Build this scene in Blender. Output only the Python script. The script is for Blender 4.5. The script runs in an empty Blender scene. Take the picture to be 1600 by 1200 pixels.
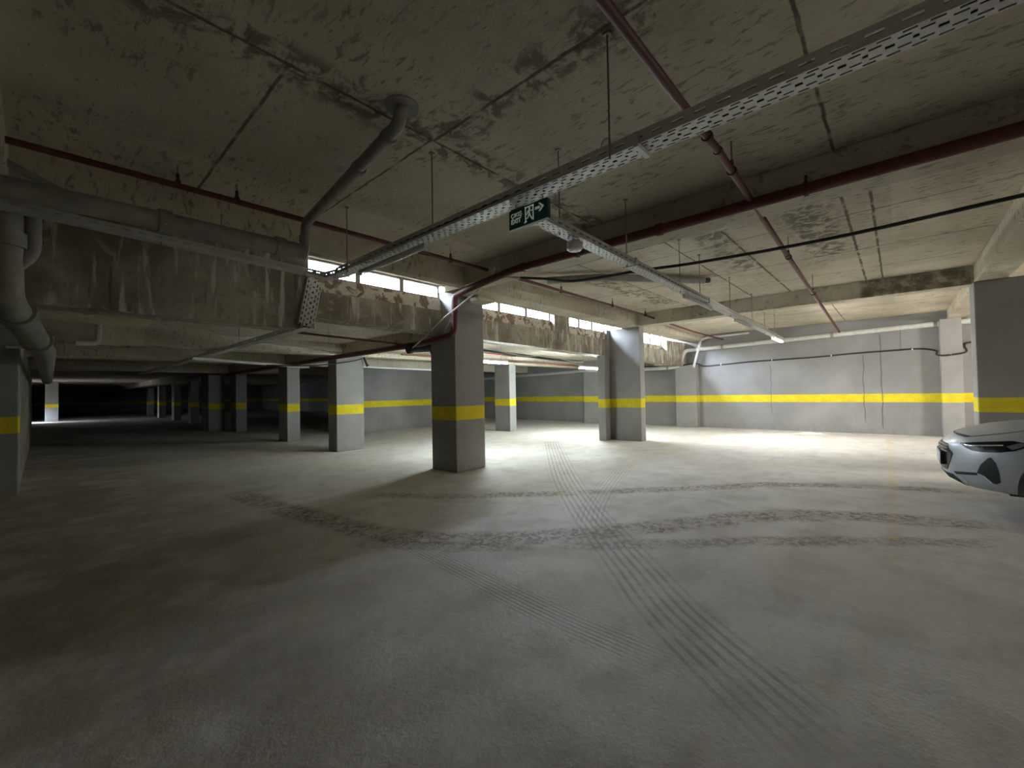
import bpy, bmesh, math, random
import numpy as np
from mathutils import Vector, Matrix
from mathutils.bvhtree import BVHTree
random.seed(7)
C = bpy.context.scene.collection
S = 0.8667            # survey units (eye level 1.5) -> metres (eye level 1.3)
PI = math.pi

# ------------------------------------------------------------------ survey camera
EYE = Vector((0, 0, 1.5)); FPX = 665.077
YAW, PITCH, ROLL = (math.radians(a) for a in (47.824, 1.1455, -1.0369))
def cam_axes():
    f = Vector((math.sin(YAW)*math.cos(PITCH), math.cos(YAW)*math.cos(PITCH), math.sin(PITCH)))
    r0 = Vector((math.cos(YAW), -math.sin(YAW), 0)); u0 = r0.cross(f)
    return (math.cos(ROLL)*r0 + math.sin(ROLL)*u0, -math.sin(ROLL)*r0 + math.cos(ROLL)*u0, f)
CR, CU, CF = cam_axes()
def ray(px, py): return CF + CR*((px-800)/FPX) + CU*((600-py)/FPX)
def at(px, py, **k):
    d = ray(px, py); a, v = list(k.items())[0]; i = 'xyz'.index(a)
    return EYE + d*((v-EYE[i])/d[i])

# ------------------------------------------------------------------ mesh building
class MB:
    def __init__(s): s.v = []; s.f = []
    def add(s, vs, fs):
        n = len(s.v); s.v += [Vector(p) for p in vs]; s.f += [tuple(i+n for i in q) for q in fs]; return s
    def quad(s, a, b, c, d): return s.add([a, b, c, d], [(0, 1, 2, 3)])
    def box(s, x0, x1, y0, y1, z0, z1):
        return s.add([(x, y, z) for z in (z0, z1) for y in (y0, y1) for x in (x0, x1)],
                     [(0, 2, 3, 1), (4, 5, 7, 6), (0, 1, 5, 4), (2, 6, 7, 3), (0, 4, 6, 2), (1, 3, 7, 5)])
    def prism(s, pts, z0, z1):           # vertical prism over a plan polygon (counter-clockwise)
        n = len(pts)
        return s.add([(x, y, z0) for x, y in pts] + [(x, y, z1) for x, y in pts],
                     [tuple(range(n))[::-1], tuple(range(n, 2*n))] + [(i, (i+1) % n, n+(i+1) % n, n+i) for i in range(n)])
    def obox(s, o, a, b, c):              # box from a corner and three edge vectors
        o, a, b, c = map(Vector, (o, a, b, c))
        return s.add([o, o+a, o+b, o+a+b, o+c, o+a+c, o+b+c, o+a+b+c],
                     [(0, 2, 3, 1), (4, 5, 7, 6), (0, 1, 5, 4), (2, 6, 7, 3), (0, 4, 6, 2), (1, 3, 7, 5)])
    def tube(s, pts, r, n=12, cap=True, inner=None):
        pts = [Vector(p) for p in pts]; rs = r if isinstance(r, (list, tuple)) else [r]*len(pts)
        rings = []; up = None
        for i, p in enumerate(pts):
            t = (pts[min(i+1, len(pts)-1)] - pts[max(i-1, 0)]).normalized()
            if up is None:
                up = t.orthogonal().normalized()
            up = (up - t*up.dot(t))
            up = up.normalized() if up.length > 1e-6 else t.orthogonal().normalized()
            w = t.cross(up)
            rings.append([p + (up*math.cos(2*PI*k/n) + w*math.sin(2*PI*k/n))*rs[i] for k in range(n)])
        vs = [q for g in rings for q in g]; fs = []
        for i in range(len(pts)-1):
            for k in range(n):
                fs.append((i*n+k, i*n+(k+1) % n, (i+1)*n+(k+1) % n, (i+1)*n+k))
        if cap:
            fs.append(tuple(range(n))[::-1]); fs.append(tuple(range((len(pts)-1)*n, len(pts)*n)))
        return s.add(vs, fs)
    def ring(s, p, axis, r, w, t, n=16):  # a collar: short thick band round an axis
        axis = Vector(axis).normalized(); p = Vector(p)
        return s.tube([p-axis*w/2, p-axis*w/2, p+axis*w/2, p+axis*w/2], [r, r+t, r+t, r], n)
    def build(s, name, mat, parent=None, smooth=False, bevel=0, solid=0, loc=None):
        if parent is not None: o0 = Vector(parent['o'])
        else:
            xs = [p.x for p in s.v]; ys = [p.y for p in s.v]
            o0 = Vector(((min(xs)+max(xs))/2, (min(ys)+max(ys))/2, min(p.z for p in s.v))) if loc is None else Vector(loc)
        me = bpy.data.meshes.new(name)
        me.from_pydata([tuple(p-o0) for p in s.v], [], s.f); me.validate(); me.update()
        bm = bmesh.new(); bm.from_mesh(me); bmesh.ops.recalc_face_normals(bm, faces=bm.faces); bm.to_mesh(me); bm.free()
        me.materials.append(mat)
        if smooth:
            for p in me.polygons: p.use_smooth = True
        o = bpy.data.objects.new(name, me); C.objects.link(o)
        if parent is not None: o.parent = parent
        else: o.location = o0
        o['o'] = tuple(o0)
        if bevel:
            m = o.modifiers.new('Bevel', 'BEVEL'); m.width = bevel*S; m.segments = 2; m.limit_method = 'ANGLE'
        if solid:
            m = o.modifiers.new('Solidify', 'SOLIDIFY'); m.thickness = solid*S; m.offset = 0
        if smooth:
            try: me.set_sharp_from_angle(angle=math.radians(40))
            except Exception: pass
        return o
def tag(o, label=None, cat=None, group=None, kind=None):
    if label: o['label'] = label
    if cat: o['category'] = cat
    if group: o['group'] = group
    if kind: o['kind'] = kind
    return o
def thing(name, loc, label, cat, group=None):
    o = bpy.data.objects.new(name, None); C.objects.link(o); o.location = loc; o['o'] = tuple(loc)
    o.empty_display_size = 0.1
    return tag(o, label, cat, group)
def smooth_path(pts, n=8):                 # Catmull-Rom
    pts = [Vector(p) for p in pts]; out = []
    for i in range(len(pts)-1):
        p0, p1, p2, p3 = pts[max(i-1, 0)], pts[i], pts[i+1], pts[min(i+2, len(pts)-1)]
        for k in range(n):
            t = k/n
            out.append(0.5*((2*p1) + (p2-p0)*t + (2*p0-5*p1+4*p2-p3)*t*t + (-p0+3*p1-3*p2+p3)*t**3))
    return out + [pts[-1]]
def bend_path(pts, r=0.1, n=6):            # straight runs with rounded elbows
    pts = [Vector(p) for p in pts]; out = [pts[0]]
    for a, b, c in zip(pts, pts[1:], pts[2:]):
        u = (a-b); w = (c-b); k = min(r, u.length*.45, w.length*.45); p = b+u.normalized()*k; q = b+w.normalized()*k
        for i in range(n+1):
            t = i/n; out.append(p*(1-t)**2 + b*2*t*(1-t) + q*t*t)
    return out + [pts[-1]]

# ------------------------------------------------------------------ materials
class NT:
    def __init__(s, name):
        s.m = bpy.data.materials.new(name); s.m.use_nodes = True; s.t = s.m.node_tree; s.t.nodes.clear()
        s.out = s.n('ShaderNodeOutputMaterial')
        g = s.n('ShaderNodeNewGeometry'); v = s.n('ShaderNodeVectorMath'); v.operation = 'MULTIPLY'
        s.t.links.new(g.outputs['Position'], v.inputs[0]); v.inputs[1].default_value = (1/S,)*3
        s.P = v.outputs[0]; s._xyz = None
    def n(s, k): return s.t.nodes.new(k)
    def put(s, sock, val):
        if hasattr(val, 'is_output'): s.t.links.new(val, sock)
        elif isinstance(val, (tuple, list)) and len(val) == 3 and sock.type == 'RGBA': sock.default_value = (*val, 1)
        else: sock.default_value = val
    def math(s, op, a, b=0.0, c=None, clamp=False):
        n = s.n('ShaderNodeMath'); n.operation = op; n.use_clamp = clamp; s.put(n.inputs[0], a); s.put(n.inputs[1], b)
        if c is not None: s.put(n.inputs[2], c)
        return n.outputs[0]
    def xyz(s):
        if s._xyz is None:
            n = s.n('ShaderNodeSeparateXYZ'); s.put(n.inputs[0], s.P); s._xyz = n.outputs
        return s._xyz
    def scaled(s, v, sc):
        n = s.n('ShaderNodeVectorMath'); n.operation = 'MULTIPLY'; s.put(n.inputs[0], v); n.inputs[1].default_value = sc; return n.outputs[0]
    def noise(s, scale, detail=4, rough=.55, vec=None, dist=0, stretch=None):
        n = s.n('ShaderNodeTexNoise'); v = vec if vec is not None else s.P
        if stretch: v = s.scaled(v, stretch)
        s.put(n.inputs['Vector'], v); n.inputs['Scale'].default_value = scale; n.inputs['Detail'].default_value = detail
        n.inputs['Roughness'].default_value = rough; n.inputs['Distortion'].default_value = dist
        return n.outputs['Fac']
    def step(s, x, a, b):                  # smoothstep a->b
        n = s.n('ShaderNodeMapRange'); n.interpolation_type = 'SMOOTHSTEP'; s.put(n.inputs['Value'], x)
        n.inputs['From Min'].default_value = a; n.inputs['From Max'].default_value = b; return n.outputs['Result']
    def mix(s, f, a, b, blend='MIX'):
        n = s.n('ShaderNodeMix'); n.data_type = 'RGBA'; n.blend_type = blend; s.put(n.inputs['Factor'], f); s.put(n.inputs['A'] if False else n.inputs[6], a); s.put(n.inputs[7], b)
        return n.outputs[2]
    def bump(s, h, strength=.3, dist=.01):
        n = s.n('ShaderNodeBump'); s.put(n.inputs['Height'], h); n.inputs['Strength'].default_value = strength; n.inputs['Distance'].default_value = dist
        return n.outputs['Normal']
    def bsdf(s, col, rough=.8, metal=0., normal=None, spec=.5, coat=0):
        n = s.n('ShaderNodeBsdfPrincipled'); s.put(n.inputs['Base Color'], col); s.put(n.inputs['Roughness'], rough); s.put(n.inputs['Metallic'], metal)
        s.put(n.inputs['Specular IOR Level'], spec)
        if coat: n.inputs['Coat Weight'].default_value = coat; n.inputs['Coat Roughness'].default_value = .08
        if normal is not None: s.put(n.inputs['Normal'], normal)
        s.t.links.new(n.outputs[0], s.out.inputs['Surface']); return s.m
    def seg(s, axis, c, w, lo, hi, wob=None):   # mask of a straight joint: |p_axis-c|<w between lo..hi on the other axis
        X = s.xyz(); o = 1-axis; v = X[axis]
        if wob is not None: v = s.math('ADD', v, wob)
        a = s.math('ABSOLUTE', s.math('SUBTRACT', v, c)); a = s.step(a, w, w*.35)
        b = s.math('MULTIPLY', s.math('GREATER_THAN', X[o], lo), s.math('LESS_THAN', X[o], hi))
        return s.math('MULTIPLY', a, b)
def simple(name, col, rough=.6, metal=0., var=.12, nscale=18, spec=.5, coat=0, bump=0):
    t = NT(name); f = t.noise(nscale, 4)
    c = t.mix(t.step(f, .3, .7), tuple(x*(1-var) for x in col), tuple(min(1, x*(1+var)) for x in col))
    return t.bsdf(c, rough, metal, t.bump(f, bump) if bump else None, spec, coat)

def raw_concrete(name, joints=True, tone=1.0):
    t = NT(name); X = t.xyz()
    big = t.noise(.8, 3, .5); fine = t.noise(9, 5, .6); grain = t.noise(40, 3, .6)
    col = t.mix(t.step(big, .35, .65), tuple(tone*c for c in (.50, .455, .36)), tuple(tone*c for c in (.63, .58, .475)))
    col = t.mix(t.math('MULTIPLY', t.step(fine, .45, .75), .35), col, tuple(tone*c for c in (.66, .62, .53)))
    # plywood panel tones
    br = t.n('ShaderNodeTexBrick'); t.put(br.inputs['Vector'], t.P); br.inputs['Scale'].default_value = 1; br.inputs['Brick Width'].default_value = 2.7
    br.inputs['Row Height'].default_value = 2.36; br.inputs['Mortar Size'].default_value = 0; br.inputs['Color1'].default_value = (.78, .78, .78, 1); br.inputs['Color2'].default_value = (1.08, 1.07, 1.03, 1)
    col = t.mix(.8, col, br.outputs['Color'], 'MULTIPLY')
    # scars: short dark pits stretched along the boards
    st = t.noise(7, 6, .7, stretch=(2.6, .8, 1), dist=.4); zone = t.noise(.9, 3, .6, dist=.5)
    scar = t.math('MULTIPLY', t.step(st, .53, .62), t.step(zone, .38, .58))
    dot = t.math('MULTIPLY', t.step(t.noise(14, 2, .4, stretch=(1.6, .7, 1)), .68, .72), .7)
    scar = t.math('MAXIMUM', scar, dot)
    col = t.mix(t.math('MULTIPLY', scar, .6), col, (.085, .075, .05))
    h = t.math('SUBTRACT', grain, t.math('MULTIPLY', scar, 1.5))
    if joints:
        wob = t.math('MULTIPLY', t.math('SUBTRACT', t.noise(5, 3), .5), .03)
        segs = [(1, 2.96, .02, -.6, 4.98), (0, 2.30, .022, 1.0, 2.96), (0, 2.28, .016, 2.96, 5.5), (0, 1.10, .018, 2.96, 5.5), (1, .39, .018, 2.6, 4.98), (1, .43, .024, 5.9, 11.6),
                (1, .17, .02, 6.2, 11.6), (1, 2.55, .018, 5.4, 11.6), (1, 1.78, .024, 6.4, 11.6), (0, 7.0, .016, -1, 3.2), (0, 8.9, .018, -1, 5.5), (1, 4.1, .018, 5.4, 11.6),
                (0, 6.3, .016, 2.55, 5.5), (0, 10.4, .018, -1, 1.8), (1, 1.2, .018, 12, 17.5), (1, 3.3, .018, 12, 17.5), (0, 14.6, .018, -1, 5.5), (0, -1.2, .02, -3, 2.9), (1, -2.2, .018, -6, 17)]
        m = None
        for q in segs:
            k = t.seg(*q, wob=wob); m = k if m is None else t.math('MAXIMUM', m, k)
        m = t.math('MULTIPLY', m, t.step(t.noise(3.5, 4, .6), .3, .5))
        col = t.mix(t.math('MULTIPLY', m, .8), col, (.045, .04, .03)); h = t.math('SUBTRACT', h, m)
        # rough dark crust beside some joints
        near = None
        for q in [(1, 2.96, .28, -.6, 4.98), (0, 2.30, .30, 1.0, 2.96), (1, 1.98, .32, 6.4, 8.9), (1, .8, .4, 5.7, 8.9), (1, 4.4, .4, 7, 11)]:
            k = t.seg(*q); near = k if near is None else t.math('MAXIMUM', near, k)
        cr = t.math('MULTIPLY', near, t.step(t.noise(6, 6, .7, dist=.6), .45, .57)); col = t.mix(t.math('MULTIPLY', cr, .75), col, (.1, .088, .06))
    if not joints:                        # damp brown stain over the far beam near the right pier
        wb = t.math('ADD', X[1], t.math('MULTIPLY', t.math('SUBTRACT', t.noise(4, 4, .6), .5), .1))
        sm = t.math('MULTIPLY', t.math('MULTIPLY', t.step(wb, .58, .5), t.step(X[1], -1.1, -1.05)), t.math('MULTIPLY', t.step(X[0], 11.6, 11.62), t.step(X[0], 11.7, 11.68)))
        sm = t.math('MULTIPLY', sm, t.step(t.noise(5, 5, .65), .25, .6)); col = t.mix(t.math('MULTIPLY', sm, .85), col, (.10, .085, .05))
    return t.bsdf(col, .92, 0, t.bump(h, .35, .012), .25)

def stained_concrete(name):
    t = NT(name)
    big = t.noise(1.1, 4, .55, dist=.5); fine = t.noise(8, 6, .65)
    col = t.mix(t.step(big, .35, .65), (.21, .185, .145), (.42, .39, .325))
    col = t.mix(t.math('MULTIPLY', t.step(fine, .5, .7), .5), col, (.125, .105, .085))
    drip = t.noise(5.5, 5, .6, stretch=(1.6, 1.6, .22), dist=.35)
    col = t.mix(t.math('MULTIPLY', t.step(drip, .54, .66), .8), col, (.66, .64, .60))
    dd = t.noise(7, 4, .6, stretch=(1.8, 1.8, .16)); col = t.mix(t.math('MULTIPLY', t.step(dd, .58, .68), .6), col, (.075, .062, .045))
    patch = t.noise(2.2, 5, .6, dist=1.2); col = t.mix(t.math('MULTIPLY', t.step(patch, .60, .64), .55), col, (.44, .42, .35))
    return t.bsdf(col, .93, 0, t.bump(fine, .4, .012), .25)

def plaster_band(name, grey=(.27, .265, .258), cracks=False):
    t = NT(name); X = t.xyz()
    big = t.noise(.9, 4, .55); fine = t.noise(22, 4, .6)
    col = t.mix(t.step(big, .3, .7), tuple(c*.88 for c in grey), tuple(c*1.1 for c in grey))
    st = t.noise(4, 4, .6, stretch=(1, 1, .15)); col = t.mix(t.math('MULTIPLY', t.step(st, .55, .75), .18), col, tuple(c*1.35 for c in grey))
    low = t.math('MULTIPLY', t.step(X[2], .34, .0), t.step(t.noise(6, 5, .65), .38, .62)); col = t.mix(t.math('MULTIPLY', low, .45), col, (.17, .155, .125))
    w = t.math('MULTIPLY', t.math('SUBTRACT', t.noise(9, 3), .5), .022)
    z = t.math('ADD', X[2], w); b = t.math('MULTIPLY', t.step(z, .985, .999), t.step(z, 1.262, 1.248))
    yel = t.mix(t.step(t.noise(5, 4, .6), .35, .7), (.62, .50, .012), (.72, .60, .02))
    col = t.mix(t.math('MULTIPLY', b, .97), col, yel)
    if cracks:
        wob = t.math('MULTIPLY', t.math('SUBTRACT', t.noise(3, 4), .5), .10); m = None
        for y, lo, hi, wd in ((.80, .3, 2.6, .018), (.37, .1, 3.2, .022), (3.36, .5, 2.4, .012), (-.1, 2.5, 3.5, .012)):
            a = t.step(t.math('ABSOLUTE', t.math('SUBTRACT', t.math('ADD', X[1], wob), y)), wd, wd*.3)
            a = t.math('MULTIPLY', a, t.math('MULTIPLY', t.step(X[2], lo, lo+.2), t.step(X[2], hi, hi-.2))); m = a if m is None else t.math('MAXIMUM', m, a)
        col = t.mix(t.math('MULTIPLY', m, .65), col, (.06, .058, .055))
    return t.bsdf(col, .82, 0, t.bump(fine, .22, .01), .3)

def floor_mat(tracks):
    t = NT('dusty floor'); X = t.xyz()
    big = t.noise(.55, 4, .55, dist=.4); mid = t.noise(2.4, 5, .6, dist=.3); fine = t.noise(30, 4, .6)
    col = t.mix(t.step(big, .3, .7), (.545, .515, .465), (.645, .62, .57))
    col = t.mix(t.math('MULTIPLY', t.step(mid, .42, .70), .55), col, (.42, .395, .345)); grit = t.noise(13, 6, .7, dist=.4); col = t.mix(t.math('MULTIPLY', t.step(grit, .52, .70), .35), col, (.36, .335, .29)); col = t.mix(t.math('MULTIPLY', t.step(grit, .46, .32), .3), col, (.70, .69, .66))
    sweep = t.noise(3, 4, .6, stretch=(.25, 1.4, 1), dist=.3); col = t.mix(t.math('MULTIPLY', t.step(sweep, .5, .72), .25), col, (.68, .68, .65))
    spk = t.step(t.noise(60, 2, .5), .72, .76); col = t.mix(t.math('MULTIPLY', spk, .4), col, (.16, .14, .115))
    warm = t.step(t.noise(.35, 2, .5), .52, .62); col = t.mix(t.math('MULTIPLY', warm, .25), col, (.60, .52, .40))
    soil_shade = t.math('MULTIPLY', t.step(t.math('ADD', X[0], t.math('MULTIPLY', t.noise(1.1, 5, .6, dist=.5), 2.2)), 3.4, 1.6), t.step(t.noise(1.6, 5, .65), .32, .55))
    col = t.mix(t.math('MULTIPLY', soil_shade, .62), col, (.26, .22, .165))  # brown dirt deepened with painted shade, so the left floor falls darker
    h = fine
    for name, kind, w, amt in tracks:
        a = t.n('ShaderNodeAttribute'); a.attribute_name = name; q = t.n('ShaderNodeSeparateXYZ'); t.put(q.inputs[0], a.outputs['Vector'])
        d, s_, e = q.outputs
        ends = e
        dw = t.math('ADD', d, t.math('MULTIPLY', t.math('SUBTRACT', t.noise(2.2, 4, .6), .5), .22 if kind == 'mud' else .03))
        band = t.math('MULTIPLY', t.step(t.math('ABSOLUTE', dw), w, w*.45), ends)
        if kind == 'mud':
            br = t.math('MULTIPLY', t.step(t.noise(15, 6, .78, dist=.8), .43, .58), t.step(t.noise(2.6, 4, .6), .30, .52))
            m = t.math('MULTIPLY', t.math('MULTIPLY', band, t.math('ADD', t.math('MULTIPLY', br, 1.1), .16)), amt); col = t.mix(m, col, (.20, .150, .105)); h = t.math('ADD', h, t.math('MULTIPLY', m, 1.5))
        elif kind == 'tread':
            wv = t.math('SINE', t.math('MULTIPLY', d, 2*PI/(w*.22))); rib = t.step(wv, -.1, .8)
            br = t.step(t.noise(4, 6, .75), .28, .56)
            m = t.math('MULTIPLY', t.math('MULTIPLY', t.math('MULTIPLY', band, rib), br), amt); col = t.mix(m, col, (.21, .185, .15)); h = t.math('SUBTRACT', h, m)
        else:
            br = t.step(t.noise(4, 5, .7), .42, .62)
            m = t.math('MULTIPLY', t.math('MULTIPLY', band, br), amt); col = t.mix(m, col, (.66, .44, .12))
    rough = t.mix(t.step(mid, .35, .7), (.62,)*3, (.85,)*3)
    return t.bsdf(col, rough, 0, t.bump(t.math('ADD', h, grit), .35, .012), .4)

M = {}
M['ceiling'] = raw_concrete('raw concrete ceiling'); M['beam'] = raw_concrete('raw concrete beam', False, .92)
M['stain'] = stained_concrete('stained concrete'); M['plaster'] = plaster_band('grey plaster with yellow band')
M['wall'] = plaster_band('grey wall with yellow band', (.245, .241, .238), True)
def crumble():
    t = NT('crumbling sill'); a = t.noise(5, 6, .65, dist=.8); b = t.noise(20, 4, .6)
    col = t.mix(t.step(a, .44, .52), (.22, .16, .12), (.62, .57, .50)); col = t.mix(t.math('MULTIPLY', t.step(b, .5, .7), .4), col, (.30, .22, .17))
    return t.bsdf(col, .95, 0, t.bump(t.math('ADD', a, t.math('MULTIPLY', b, .4)), .6, .02), .2)
M['sill'] = crumble()
M['galv'] = simple('galvanised steel', (.60, .61, .61), .5, .6, .05, 6)
M['rod'] = simple('threaded steel', (.30, .29, .27), .5, .8, .2, 60)
M['red'] = simple('red pipe paint', (.095, .018, .015), .58, 0, .15, 12)
M['reddark'] = simple('dark red clamp', (.06, .02, .016), .55, .2)
M['pvc'] = simple('grey white plastic', (.56, .56, .53), .5, 0, .08, 8)
M['pvcdirty'] = simple('dusty plastic pipe', (.25, .245, .225), .6, 0, .15, 8)
M['black'] = simple('black rubber', (.018, .018, .02), .55, 0, .2)
M['cable'] = simple('pale cable', (.5, .47, .40), .6)
M['white'] = simple('white enamel', (.70, .70, .68), .35, 0, .04)
M['batten'] = simple('dusty enamel', (.55, .55, .53), .4, 0, .05)
M['frame'] = simple('window frame', (.30, .29, .27), .5)
M['green'] = simple('exit green', (.004, .085, .055), .4, 0, .1)
def added_glow_lettering():                        # sign lettering with an added glow, so it reads in dim light
    t = NT('white lettering'); t.bsdf((.88, .90, .88), .5); b = [n for n in t.t.nodes if n.type == 'BSDF_PRINCIPLED'][0]
    b.inputs['Emission Color'].default_value = (.85, 1, .9, 1); b.inputs['Emission Strength'].default_value = .11; return t.m
M['lettering'] = added_glow_lettering()
M['paint'] = simple('silver car paint', (.43, .46, .475), .42, .3, .02, 40, coat=.25)
M['gloss'] = simple('gloss black', (.008, .008, .009), .25, 0, .1, spec=.25)
M['trimblack'] = simple('matt black plastic', (.02, .021, .022), .6)
M['chrome'] = simple('chrome', (.82, .83, .84), .15, 1.0, .03)
M['lamp'] = simple('headlamp lens', (.16, .17, .175), .08, .3, .1, spec=.8)
M['plate'] = simple('number plate', (.62, .64, .65), .4, 0, .05)
M['tyre'] = simple('tyre rubber', (.022, .022, .022), .8)
M['alloy'] = simple('alloy rim', (.45, .46, .47), .3, .9)
M['carglass'] = simple('tinted car glass', (.015, .02, .02), .05, 0, .05, spec=.7)
def emis(name, col, st):
    t = NT(name); e = t.n('ShaderNodeEmission'); e.inputs[0].default_value = (*col, 1); e.inputs[1].default_value = st
    t.t.links.new(e.outputs[0], t.out.inputs['Surface']); return t.m
TUBE = 490.0
M['tube'] = emis('lit tube', (1.0, .985, .94), TUBE); M['tubelow'] = emis('lit tube cool', (.86, .98, 1.0), 1.7*TUBE); M['tubesoft'] = emis('lit tube faded', (.86, .98, 1.0), .9*TUBE); M['tubefill'] = emis('lit tube fill', (1.0, .95, .89), 6.2*TUBE)  # the last tube serves only the added fill lamp
def glass():
    t = NT('window pane'); a = t.n('ShaderNodeBsdfTransparent'); a.inputs[0].default_value = (.96, .97, .97, 1); g = t.n('ShaderNodeBsdfGlossy'); g.inputs['Roughness'].default_value = .1
    x = t.n('ShaderNodeMixShader'); x.inputs[0].default_value = .05; t.t.links.new(a.outputs[0], x.inputs[1]); t.t.links.new(g.outputs[0], x.inputs[2]); t.t.links.new(x.outputs[0], t.out.inputs['Surface']); return t.m
M['glass'] = glass()
def clear():
    t = NT('clear tube cover'); a = t.n('ShaderNodeBsdfTransparent'); g = t.n('ShaderNodeBsdfPrincipled'); g.inputs['Base Color'].default_value = (.75, .76, .75, 1); g.inputs['Roughness'].default_value = .15
    x = t.n('ShaderNodeMixShader'); x.inputs[0].default_value = .75; t.t.links.new(a.outputs[0], x.inputs[1]); t.t.links.new(g.outputs[0], x.inputs[2]); t.t.links.new(x.outputs[0], t.out.inputs['Surface']); return t.m
M['clear'] = clear()

# ------------------------------------------------------------------ setting: floor
def F(px, py): p = at(px, py, z=0); return (p.x, p.y)
TR = [('trackA', 'mud', .20, .75, [(560, 772), (660, 775), (760, 774), (900, 770), (1000, 766), (1100, 762), (1200, 757), (1350, 760), (1500, 768), (1590, 775)]),
      ('trackB', 'mud', .28, .75, [(360, 768), (430, 790), (520, 815), (600, 834), (700, 842), (850, 838), (960, 829), (1100, 815), (1200, 806), (1330, 806), (1600, 826)]),
      ('trackC', 'mud', .17, .55, [(540, 846), (700, 853), (900, 853), (1150, 847), (1330, 845), (1600, 850)]),
      ('trackD', 'tread', .34, .55, [(862, 690), (880, 740), (910, 790), (945, 835), (1000, 900), (1050, 960), (1180, 1080), (1310, 1195)]),
      ('trackE', 'tread', .17, .45, [(600, 830), (640, 850), (830, 945), (960, 1002), (1100, 1060)]),
      ('trackF', 'tread', .26, .35, [(1000, 700), (960, 745), (930, 790), (920, 830)]),
      ('lineA', 'paint', .07, .5, [(1388, 678), (1391, 720), (1393, 780), (1395, 895)]),
      ('lineB', 'paint', .07, .38, [(850, 785), (930, 748), (1010, 715), (1060, 698)])]
def axis_lines(lo, hi, f0, f1, fine, coarse):
    a = list(np.arange(lo, f0, coarse)) + list(np.arange(f0, f1, fine)) + list(np.arange(f1, hi, coarse)) + [hi]; return np.array(a)
gx = axis_lines(-6, 18, 0, 12, .07, .6); gy = axis_lines(-12, 72, -3, 8, .07, .6)
XX, YY = np.meshgrid(gx, gy); nx, ny = len(gx), len(gy)
me = bpy.data.meshes.new('floor')
vs = np.stack([XX.ravel(), YY.ravel(), np.zeros(nx*ny)], 1)
idx = np.arange(nx*ny).reshape(ny, nx)
quads = np.stack([idx[:-1, :-1], idx[:-1, 1:], idx[1:, 1:], idx[1:, :-1]], -1).reshape(-1, 4)
me.from_pydata(vs.tolist(), [], quads.tolist()); me.update()
P2 = vs[:, :2]
for name, kind, w, amt, px in TR:
    pts = np.array([(p.x, p.y) for p in smooth_path([(*F(*q), 0) for q in px], 6)])
    best = np.full(len(P2), 1e9); D = np.zeros(len(P2)); SS = np.zeros(len(P2)); L = 0; tot = np.linalg.norm(np.diff(pts, axis=0), axis=1).sum()
    for a, b in zip(pts[:-1], pts[1:]):
        e = b-a; l = np.linalg.norm(e); u = e/l; q = P2-a; t = np.clip(q@u, 0, l); r = q-np.outer(t, u); dist = np.hypot(r[:, 0], r[:, 1])
        side = np.sign(u[0]*q[:, 1]-u[1]*q[:, 0]); k = dist < best; best[k] = dist[k]; D[k] = (dist*side)[k]; SS[k] = (L+t)[k]; L += l
    end = np.clip(SS/.5, 0, 1)*np.clip((tot-SS)/.5, 0, 1)
    at_ = me.attributes.new(name, 'FLOAT_VECTOR', 'POINT'); at_.data.foreach_set('vector', np.stack([D, SS, end], 1).ravel())
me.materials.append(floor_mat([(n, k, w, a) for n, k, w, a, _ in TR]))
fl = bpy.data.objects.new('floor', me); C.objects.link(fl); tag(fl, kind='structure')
MB().box(-6.3, 18.4, -12.3, 72.3, -.3, -.02).build('floor_slab', M['beam'])['kind'] = 'structure'

# ------------------------------------------------------------------ setting: walls, ceilings
def struct(name, mb, mat, **k): return tag(mb.build(name, mat, **k), kind='structure')
ZC, ZB = 3.72, 3.37
struct('ceiling', MB().box(-6.3, 17.9, -12.3, 6.68, ZC, ZC+.25).box(11.99, 17.5, -1.1, 5.6, 3.62, ZC), M['ceiling'])
struct('ceiling_rear', MB().box(-6.3, 18.4, 6.95, 72.3, 2.9, 3.12), M['ceiling'])
struct('wall_right', MB().box(17.5, 17.9, -12.3, 11.0, 0, 3.72), M['wall'])
struct('wall_right_rear', MB().box(17.9, 18.3, 10.9, 72.3, 0, 2.9), M['plaster'])
struct('wall_front', MB().box(-6.3, 17.9, -12.3, -12, 0, ZC), M['plaster'])
struct('wall_left', MB().box(-6.3, -6, -12.3, 8, 0, ZC), M['plaster'])
struct('wall_left_rear', MB().box(-1.6, -1.3, 8, 43.2, 0, 2.9).box(-1.6, -1.3, 45.8, 72.3, 0, 2.9).box(-1.6, -1.3, 43.2, 45.8, .8, 2.9).box(-6.3, -1.3, 7.7, 8, 0, 2.9), M['plaster'])
struct('wall_back', MB().box(-1.6, 18.3, 72, 72.3, 0, 2.9), M['plaster'])
struct('wall_middle', MB().box(7.9, 14.6, 16.1, 16.35, 0, 2.9), M['wall'])
struct('wall_middle_side', MB().box(15.7, 17.9, 19.0, 19.25, 0, 2.9), M['plaster'])
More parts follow.
